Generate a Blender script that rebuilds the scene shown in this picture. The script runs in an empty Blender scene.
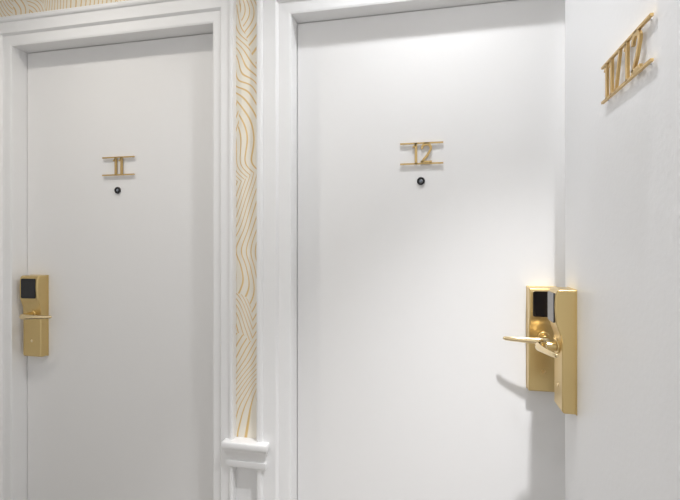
import bpy, bmesh, math
from mathutils import Vector
C = bpy.context
scn = C.scene
scn.view_settings.view_transform = 'Standard'

# ------------------------------------------------------------ materials
def mat(name, col, rough=0.5, metal=0.0, bump=0.0, bscale=200.0, spec=0.5, coat=0.0, emis=None, estr=0.0, aniso=0.0):
    m = bpy.data.materials.new(name); m.use_nodes = True
    nt = m.node_tree; b = nt.nodes['Principled BSDF']
    b.inputs['Base Color'].default_value = (*col, 1)
    b.inputs['Roughness'].default_value = rough
    b.inputs['Metallic'].default_value = metal
    b.inputs['Specular IOR Level'].default_value = spec
    b.inputs['Coat Weight'].default_value = coat
    if emis:
        b.inputs['Emission Color'].default_value = (*emis, 1)
        b.inputs['Emission Strength'].default_value = estr
    if bump > 0:
        tc = nt.nodes.new('ShaderNodeTexCoord')
        n = nt.nodes.new('ShaderNodeTexNoise'); n.inputs['Scale'].default_value = bscale
        n.inputs['Detail'].default_value = 4
        bp = nt.nodes.new('ShaderNodeBump'); bp.inputs['Strength'].default_value = bump
        bp.inputs['Distance'].default_value = 0.002
        nt.links.new(tc.outputs['Object'], n.inputs['Vector'])
        nt.links.new(n.outputs['Fac'], bp.inputs['Height'])
        nt.links.new(bp.outputs['Normal'], b.inputs['Normal'])
    return m

M_door = mat('door_paint', (0.81, 0.805, 0.80), 0.42, bump=0.10, bscale=60)
M_door_gl = mat('door_paint_gloss', (0.81, 0.815, 0.825), 0.36, bump=0.12, bscale=90)
M_trim = mat('trim_paint', (0.85, 0.85, 0.85), 0.35, bump=0.05, bscale=60)
M_white = mat('dado_paint', (0.82, 0.82, 0.82), 0.45, bump=0.08, bscale=80)
M_ceil = mat('ceiling_paint', (0.85, 0.85, 0.84), 0.9, bump=0.05, bscale=100)
M_brass = mat('satin_brass', (0.70, 0.53, 0.25), 0.30, 1.0, bump=0.04, bscale=900)
M_brass2 = mat('polished_brass', (0.84, 0.68, 0.41), 0.18, 1.0)
M_sign = mat('gold_sign', (0.63, 0.44, 0.19), 0.38, 0.7)
M_black = mat('black_reader_glass', (0.006, 0.006, 0.008), 0.12, coat=0.2)
M_rubber = mat('black_ring', (0.012, 0.012, 0.014), 0.3)
M_steel = mat('steel', (0.55, 0.55, 0.56), 0.25, 1.0)
M_glass = mat('lens', (0.25, 0.28, 0.33), 0.05, coat=1.0)
M_lamp = mat('lamp_diffuser', (1, 1, 1), 0.5, emis=(1, 0.97, 0.93), estr=6)

def carpet():
    m = mat('carpet', (0.2, 0.17, 0.14), 0.95, bump=0.6, bscale=400)
    nt = m.node_tree; b = nt.nodes['Principled BSDF']
    tc = nt.nodes.new('ShaderNodeTexCoord'); n = nt.nodes.new('ShaderNodeTexNoise'); n.inputs['Scale'].default_value = 60
    r = nt.nodes.new('ShaderNodeValToRGB')
    r.color_ramp.elements[0].color = (0.26, 0.24, 0.22, 1); r.color_ramp.elements[1].color = (0.38, 0.36, 0.33, 1)
    nt.links.new(tc.outputs['Object'], n.inputs['Vector']); nt.links.new(n.outputs['Fac'], r.inputs['Fac'])
    nt.links.new(r.outputs['Color'], b.inputs['Base Color'])
    return m
M_carpet = carpet()

def wallpaper():
    m = bpy.data.materials.new('wallpaper_gold_lines'); m.use_nodes = True
    nt = m.node_tree; N = nt.nodes; L = nt.links; b = N['Principled BSDF']
    def math_(op, a, bb=0.0, c=None):
        n = N.new('ShaderNodeMath'); n.operation = op
        for i, v in enumerate((a, bb) if c is None else (a, bb, c)):
            if isinstance(v, (int, float)): n.inputs[i].default_value = v
            else: L.new(v, n.inputs[i])
        return n.outputs[0]
    tc = N.new('ShaderNodeTexCoord')
    sx = N.new('ShaderNodeSeparateXYZ'); L.new(tc.outputs['Object'], sx.inputs[0])
    def noise(sc, loc, detail=0.4, dist=0.3):
        mp = N.new('ShaderNodeMapping'); mp.inputs['Scale'].default_value = sc; mp.inputs['Location'].default_value = loc
        L.new(tc.outputs['Object'], mp.inputs['Vector'])
        n = N.new('ShaderNodeTexNoise'); n.inputs['Scale'].default_value = 1.0
        n.inputs['Detail'].default_value = detail; n.inputs['Distortion'].default_value = dist
        L.new(mp.outputs['Vector'], n.inputs['Vector'])
        return n.outputs['Fac']
    def field(kx, kz, amp, sc, loc):
        ph = math_('ADD', math_('MULTIPLY', noise(sc, loc), amp), math_('MULTIPLY', sx.outputs['X'], kx))
        ph = math_('ADD', ph, math_('MULTIPLY', sx.outputs['Z'], kz))
        return math_('PINGPONG', ph, 0.5)
    A = field(60, 30, 13.0, (4.5, 0, 4.5), (3.3, 0, 1.7))
    B = field(-58, 20, 13.0, (4.5, 0, 4.0), (8.3, 0, 4.1))
    msk = noise((7.5, 0, 2.6), (1.2, 0, 7.7), 0.3, 0.6)
    sel = math_('GREATER_THAN', msk, 0.5)
    mix = math_('ADD', math_('MULTIPLY', A, sel), math_('MULTIPLY', B, math_('SUBTRACT', 1.0, sel)))
    r = N.new('ShaderNodeValToRGB')
    e = r.color_ramp.elements
    e[0].position = 0.08; e[0].color = (0.74, 0.52, 0.22, 1)
    e[1].position = 0.15; e[1].color = (0.86, 0.81, 0.71, 1)
    L.new(mix, r.inputs['Fac'])
    L.new(r.outputs['Color'], b.inputs['Base Color'])
    b.inputs['Roughness'].default_value = 0.5
    return m
M_paper = wallpaper()

# ------------------------------------------------------------ helpers
def obj(name, bm, mats, parent=None, smooth=False, bevel=0, seg=2):
    me = bpy.data.meshes.new(name)
    bmesh.ops.recalc_face_normals(bm, faces=bm.faces)
    bm.to_mesh(me); bm.free()
    if not isinstance(mats, (list, tuple)): mats = [mats]
    for m in mats: me.materials.append(m)
    o = bpy.data.objects.new(name, me); C.collection.objects.link(o)
    if parent: o.parent = parent
    if smooth:
        for p in me.polygons: p.use_smooth = True
    if bevel:
        md = o.modifiers.new('bevel', 'BEVEL'); md.width = bevel; md.segments = seg
        md.limit_method = 'ANGLE'; md.angle_limit = math.radians(35); md.harden_normals = False
        for p in me.polygons: p.use_smooth = True
        md2 = o.modifiers.new('wn', 'WEIGHTED_NORMAL'); md2.keep_sharp = True
    return o

def box(bm, x0, x1, y0, y1, z0, z1, mi=0):
    vs = [bm.verts.new(p) for p in [(x0,y0,z0),(x1,y0,z0),(x1,y1,z0),(x0,y1,z0),(x0,y0,z1),(x1,y0,z1),(x1,y1,z1),(x0,y1,z1)]]
    for f in [(0,3,2,1),(4,5,6,7),(0,1,5,4),(1,2,6,5),(2,3,7,6),(3,0,4,7)]:
        fc = bm.faces.new([vs[i] for i in f]); fc.material_index = mi

def empty(name, loc=(0,0,0), rz=0):
    e = bpy.data.objects.new(name, None); C.collection.objects.link(e)
    e.location = loc; e.rotation_euler = (0, 0, rz); e.empty_display_size = 0.1
    return e

def cyl(bm, cx, cz, y0, y1, r, n=32, r2=None, mi=0):
    """cylinder along Y"""
    r2 = r if r2 is None else r2
    a = [bm.verts.new((cx+r*math.cos(2*math.pi*i/n), y0, cz+r*math.sin(2*math.pi*i/n))) for i in range(n)]
    b = [bm.verts.new((cx+r2*math.cos(2*math.pi*i/n), y1, cz+r2*math.sin(2*math.pi*i/n))) for i in range(n)]
    for i in range(n):
        f = bm.faces.new([a[i], a[(i+1)%n], b[(i+1)%n], b[i]]); f.material_index = mi
    f = bm.faces.new(a); f.material_index = mi
    f = bm.faces.new(b); f.material_index = mi

# ------------------------------------------------------------ dimensions
YW = 1.405      # wall surface
YD = 1.459      # door leaf surface
HD = 2.04       # door head height
HC = 2.60       # ceiling
D1 = (-1.559, -0.743)
D2 = (-0.470, 0.372)
XR = 0.52       # right wall
XL = -2.30

# walls ------------------------------------------------------
bm = bmesh.new()
def wallpiece(x0, x1, z0, z1, mi): box(bm, x0, x1, YW, YW+0.16, z0, z1, mi)
for x0, x1 in [(XL, D1[0]-0.016), (D1[1]+0.016, D2[0]-0.016), (D2[1]+0.016, XR)]:
    wallpiece(x0, x1, 0, 0.62, 1)
    wallpiece(x0, x1, 0.62, HD+0.016, 0)
wallpiece(XL, XR, HD+0.016, HC, 0)
obj('wall_back', bm, [M_paper, M_white])
bm = bmesh.new(); box(bm, XR, XR+0.1, -1.6, YW+0.16, 0, HC); obj('wall_right', bm, M_white)
bm = bmesh.new(); box(bm, XL-0.1, XL, -1.6, YW+0.16, 0, HC); obj('wall_left', bm, M_white)
bm = bmesh.new(); box(bm, XL-0.1, XR+0.1, -1.6, YW+0.16, -0.1, 0); obj('floor', bm, M_carpet)
bm = bmesh.new(); box(bm, XL-0.1, XR+0.1, -1.6, YW+0.16, HC, HC+0.1); obj('ceiling', bm, M_ceil)

# door frames (architraves + lining) ------------------------
PROF = [(0,0),(0,.009),(.06,.011),(.36,.011),(.39,.015),(.43,.019),(.80,.019),(.83,.024),(.87,.026),(.95,.026),(1.0,.021),(1.0,0)]
def architrave(name, x0, x1, wl, wr, wt):
    bm = bmesh.new()
    rings = []
    for t, d in PROF:
        y = YW - d
        rings.append([bm.verts.new(p) for p in [(x0-wl*t, y, 0), (x0-wl*t, y, HD+wt*t), (x1+wr*t, y, HD+wt*t), (x1+wr*t, y, 0)]])
    for a, b in zip(rings[:-1], rings[1:]):
        for k in range(3): bm.faces.new([a[k], a[k+1], b[k+1], b[k]])
    # lining
    box(bm, x0-0.016, x0, YW, YW+0.16, 0, HD)
    box(bm, x1, x1+0.016, YW, YW+0.16, 0, HD)
    box(bm, x0-0.016, x1+0.016, YW, YW+0.16, HD, HD+0.016)
    # door stop behind the leaf
    box(bm, x0, x0+0.012, YD+0.047, YD+0.07, 0, HD)
    box(bm, x1-0.012, x1, YD+0.047, YD+0.07, 0, HD)
    box(bm, x0, x1, YD+0.047, YD+0.07, HD-0.012, HD)
    return obj(name, bm, M_trim)
architrave('trim_1', D1[0], D1[1], 0.105, 0.079, 0.106)
architrave('trim_2', D2[0], D2[1], 0.113, 0.105, 0.106)

# chair rail block ------------------------------------------
bm = bmesh.new()
prof = [(.577,.028),(.583,.032),(.600,.032),(.603,.028),(.610,.028),(.618,.031),(.625,.036),(.630,.038),(.633,.040),(.637,.040),(.640,.043),(.646,.047),(.658,.047),(.663,.045),(.665,.041)]
prev = None
x0, x1 = -0.662, -0.570
for z, d in prof:
    e = d*0.68
    r = [bm.verts.new(p) for p in [(x0-e, YW, z), (x0-e, YW-d, z), (x1+e, YW-d, z), (x1+e, YW, z)]]
    if prev:
        for k in range(4): bm.faces.new([prev[k], prev[(k+1)%4], r[(k+1)%4], r[k]])
    else: bm.faces.new(r)
    prev = r
bm.faces.new(prev)
obj('trim_3', bm, M_trim, bevel=0.0008)

# baseboards
bm = bmesh.new()
for a, b in [(XL, D1[0]-0.106), (D1[1]+0.08, D2[0]-0.114), (D2[1]+0.106, XR)]:
    box(bm, a, b, YW-0.015, YW, 0, 0.14)
obj('baseboard_back', bm, M_trim, bevel=0.003)

# doors -----------------------------------------------------
def leaf(name, x0, x1):
    bm = bmesh.new(); box(bm, x0+0.0015, x1-0.0015, YD, YD+0.045, 0.006, HD-0.002)
    return obj(name, bm, M_door, bevel=0.0012)
leaf('door_1', *D1); leaf('door_2', *D2)
XF = 0.324      # visible face of the open lobby door
bm = bmesh.new()
box(bm, XF, XF+0.045, 0.47, 1.326, 0.006, 2.04)
obj('door_3', bm, M_door_gl, bevel=0.002)
bm = bmesh.new()
box(bm, XF+0.0, XR, 0.40, 0.467, 0, 2.10)
obj('trim_4', bm, M_trim, bevel=0.003)

# ------------------------------------------------------------ electronic locks
def sweep(bm, pts, rads, n=16):
    P = [Vector(p) for p in pts]
    rings = []
    for i, p in enumerate(P):
        t = (P[min(i+1, len(P)-1)] - P[max(i-1, 0)]).normalized()
        nn = Vector((-t.y, t.x, 0)).normalized(); up = t.cross(nn)
        ra, rb = rads[i]
        rings.append([bm.verts.new(p + nn*ra*math.cos(2*math.pi*k/n) + up*rb*math.sin(2*math.pi*k/n)) for k in range(n)])
    for a, b in zip(rings[:-1], rings[1:]):
        for k in range(n): bm.faces.new([a[k], a[(k+1)%n], b[(k+1)%n], b[k]])
    bm.faces.new(rings[0]); bm.faces.new(rings[-1])

def interp(pts, rads, m=6):
    op, orr = [], []
    P = [Vector(p) for p in pts]
    for i in range(len(P)-1):
        p0 = P[max(i-1,0)]; p1 = P[i]; p2 = P[i+1]; p3 = P[min(i+2,len(P)-1)]
        for k in range(m):
            t = k/m
            q = 0.5*((2*p1)+(-p0+p2)*t+(2*p0-5*p1+4*p2-p3)*t*t+(-p0+3*p1-3*p2+p3)*t**3)
            op.append(q); orr.append(tuple(rads[i][j]*(1-t)+rads[i+1][j]*t for j in (0,1)))
    op.append(P[-1]); orr.append(rads[-1])
    return op, orr

def lock(loc, rz, side):
    root = empty('electronic_door_lock', loc, rz)
    H, W = 0.305, 0.082
    prof = [(0,0),(0,.030),(.006,.034),(.150,.034),(.186,.036),(.206,.043),(.222,.048),(.262,.050),(.290,.049),(.301,.045),(.305,.040),(.305,0)]
    bm = bmesh.new()
    a = [bm.verts.new((-W/2, -d, z)) for z, d in prof]
    b = [bm.verts.new((W/2, -d, z)) for z, d in prof]
    n = len(prof)
    for i in range(n): bm.faces.new([a[i], a[(i+1)%n], b[(i+1)%n], b[i]])
    bm.faces.new(a); bm.faces.new(b)
    obj('housing', bm, M_brass, root, bevel=0.004, seg=4)
    bm = bmesh.new()
    w, z0, z1, r = 0.032, 0.221, 0.295, 0.006
    ring = []
    for cx, cz, s in [(w-r, z1-r, 0), (-w+r, z1-r, 90), (-w+r, z0+r, 180), (w-r, z0+r, 270)]:
        for k in range(6):
            an = math.radians(s + k*18)
            ring.append((cx + r*math.cos(an), cz + r*math.sin(an)))
    f0 = [bm.verts.new((x, -0.0460, z)) for x, z in ring]
    f1 = [bm.verts.new((x, -0.0518, z)) for x, z in ring]
    bm.faces.new(f0); bm.faces.new(f1)
    for i in range(len(ring)): bm.faces.new([f0[i], f0[(i+1)%len(ring)], f1[(i+1)%len(ring)], f1[i]])
    obj('reader_panel', bm, M_black, root, bevel=0.0008)
    bm = bmesh.new()
    zc = 0.158
    cyl(bm, 0, zc, -0.034, -0.039, 0.019, 40, 0.0175)
    cyl(bm, 0, zc, -0.039, -0.062, 0.0125, 32, 0.011)
    obj('rosette', bm, M_brass, root, bevel=0.0012)
    bm = bmesh.new()
    s = side
    pts = [(0,-.052),(0,-.066),(s*.006,-.078),(s*.020,-.083),(s*.045,-.081),(s*.070,-.076),(s*.094,-.070),(s*.110,-.064),(s*.115,-.061)]
    rads = [(.0105,.0105),(.0105,.0105),(.0105,.0108),(.0085,.0105),(.0062,.0086),(.0050,.0072),(.0044,.0064),(.004,.0055),(.002,.003)]
    pts = [(p[0], p[1], zc) for p in pts]
    P, R = interp(pts, rads)
    sweep(bm, P, R, 20)
    obj('lever_handle', bm, M_brass2, root, smooth=True)
    bm = bmesh.new()
    cyl(bm, 0, 0.060, -0.033, -0.0352, 0.006, 24)
    obj('key_cover', bm, M_brass2, root, bevel=0.0005)
    bm = bmesh.new(); box(bm, -W/2-0.001, W/2+0.001, -0.003, 0.0, -0.001, H+0.001)
    obj('back_plate', bm, M_brass, root, bevel=0.001)
    return root
lock((-1.500, YD, 0.880), 0, +1)
lock((0.291, YD, 0.872), 0, -1)
lock((XF, 1.254, 0.885), -math.pi/2, +1)

# ------------------------------------------------------------ peepholes
def peephole(x, z):
    root = empty('door_peephole', (x, YD, z))
    bm = bmesh.new(); n = 40
    prof = [(0.0125, 0), (0.0125, .004), (0.0112, .0058), (0.0068, .0058), (0.0062, .004), (0.0062, 0)]
    rs = [[bm.verts.new((r*math.cos(2*math.pi*i/n), -d, r*math.sin(2*math.pi*i/n))) for i in range(n)] for r, d in prof]
    for a, b in zip(rs[:-1], rs[1:]):
        for i in range(n): bm.faces.new([a[i], a[(i+1)%n], b[(i+1)%n], b[i]])
    obj('ring', bm, M_rubber, root, smooth=True)
    bm = bmesh.new(); bmesh.ops.create_uvsphere(bm, u_segments=24, v_segments=12, radius=0.0050)
    for v in bm.verts: v.co.y = v.co.y*0.5 - 0.003
    obj('lens', bm, M_glass, root, smooth=True)
peephole(-1.156, 1.500); peephole(-0.062, 1.501)

# ------------------------------------------------------------ number signs
T0, T1 = 0.004, 0.009
def ribbon(bm, pts, w):
    P = [Vector((p[0], p[1])) for p in pts]; n = len(P)
    if not isinstance(w, (list, tuple)): w = [w]*n
    L, R = [], []
    for i in range(n):
        t = (P[min(i+1,n-1)]-P[max(i-1,0)]).normalized(); nn = Vector((-t.y, t.x))
        L.append(P[i]+nn*w[i]/2); R.append(P[i]-nn*w[i]/2)
    fl = [(bm.verts.new((l.x,-T1,l.y)), bm.verts.new((r.x,-T1,r.y)), bm.verts.new((l.x,-T0,l.y)), bm.verts.new((r.x,-T0,r.y))) for l, r in zip(L,R)]
    for a, b in zip(fl[:-1], fl[1:]):
        bm.faces.new([a[0],a[1],b[1],b[0]]); bm.faces.new([a[2],b[2],b[3],a[3]])
        bm.faces.new([a[0],b[0],b[2],a[2]]); bm.faces.new([a[1],a[3],b[3],b[1]])
    for a in (fl[0], fl[-1]): bm.faces.new([a[0],a[2],a[3],a[1]])

def g_one(bm, x, h, w=0.0078):
    ribbon(bm, [(x, -h/2), (x, h/2)], w)
    ribbon(bm, [(x-0.0105, h/2-0.0135), (x-0.006, h/2-0.0105), (x-0.001, h/2-0.004)], [0.003, 0.005, 0.006])
def g_two(bm, x, h):
    r = 0.0135; cy = h/2 - r - 0.004
    pts, ws = [], []
    for k in range(19):
        a = math.radians(190 - k*(225/18)); pts.append((x+r*math.cos(a), cy+r*math.sin(a))); ws.append(0.0060+0.003*math.sin(math.pi*k/18))
    pts += [(x+0.002, -0.008), (x-0.008, -h/2+0.014), (x-0.0145, -h/2+0.005)]; ws += [0.0076, 0.0065, 0.0055]
    ribbon(bm, pts, ws)
    ribbon(bm, [(x-0.018, -h/2+0.0055), (x+0.017, -h/2+0.0055)], 0.0078)
def g_slash(bm, x, h): ribbon(bm, [(x-0.011, -h/2), (x+0.011, h/2)], 0.006)

def sign(glyphs, width, gap, loc, rz=0, h=None):
    h = h or gap
    root = empty('door_number_sign', loc, rz)
    bm = bmesh.new()
    for s in (-1, 1):
        ribbon(bm, [(-width/2, s*gap/2), (width/2, s*gap/2)], 0.0045)
    obj('bars', bm, M_sign, root)
    bm = bmesh.new()
    for g, x in glyphs:
        {'1': g_one, '2': g_two, '/': g_slash}[g](bm, x, h)
    obj('digits', bm, M_sign, root)
    bm = bmesh.new()
    for sx in (-1, 1):
        for sz in (-1, 1): cyl(bm, sx*width*0.42, sz*gap/2, 0, -T0, 0.0018, 12)
    obj('studs', bm, M_steel, root)
sign([('1', -0.010), ('1', 0.014)], 0.133, 0.064, (-1.150, YD, 1.588))
sign([('1', -0.017), ('2', 0.015)], 0.133, 0.064, (-0.060, YD, 1.587), h=0.066)
sign([('1', -0.084), ('1', -0.058), ('/', -0.026), ('1', 0.016), ('2', 0.055)], 0.222, 0.070, (XF, 0.903, 1.621), -math.pi/2, h=0.070)

# ------------------------------------------------------------ lights
def downlight(x, y, energy, col, size=0.09, ang=120):
    root = empty('ceiling_downlight', (x, y, HC))
    bm = bmesh.new(); n = 40
    prof = [(.055, 0), (.052, .006), (.044, .008), (.040, .002), (.040, 0)]
    rs = [[bm.verts.new((r*math.cos(2*math.pi*i/n), r*math.sin(2*math.pi*i/n), -d)) for i in range(n)] for r, d in prof]
    for a, b in zip(rs[:-1], rs[1:]):
        for i in range(n): bm.faces.new([a[i], a[(i+1)%n], b[(i+1)%n], b[i]])
    obj('trim_ring', bm, M_trim, root, smooth=True)
    bm = bmesh.new(); bm.faces.new([bm.verts.new((.04*math.cos(2*math.pi*i/n), .04*math.sin(2*math.pi*i/n), -.001)) for i in range(n)])
    obj('diffuser', bm, M_lamp, root)
    l = bpy.data.lights.new('lamp', 'SPOT'); l.energy = energy; l.color = col; l.shadow_soft_size = size/2
    l.spot_size = math.radians(ang); l.spot_blend = 0.9
    o = bpy.data.objects.new('lamp', l); C.collection.objects.link(o); o.parent = root; o.location = (0, 0, -0.03)
downlight(-0.02, 1.00, 32, (0.97, 0.98, 1.0), 0.08, 130)
downlight(0.31, 0.66, 230, (0.98, 0.98, 1.0), 0.06, 78)
downlight(-1.15, 0.85, 27, (1.0, 0.95, 0.88), 0.08, 130)

w = bpy.data.worlds.new('world'); scn.world = w; w.use_nodes = True
w.node_tree.nodes['Background'].inputs[0].default_value = (1.0, 0.99, 0.98, 1)
w.node_tree.nodes['Background'].inputs[1].default_value = 0.88

# ------------------------------------------------------------ camera
cd = bpy.data.cameras.new('camera'); cd.sensor_width = 36; cd.lens = 24.19; cd.shift_y = -0.00735; cd.clip_start = 0.01
co = bpy.data.objects.new('camera', cd); C.collection.objects.link(co)
co.location = (0, 0, 1.30); co.rotation_euler = (math.radians(90), 0, math.radians(12.48))
scn.camera = co
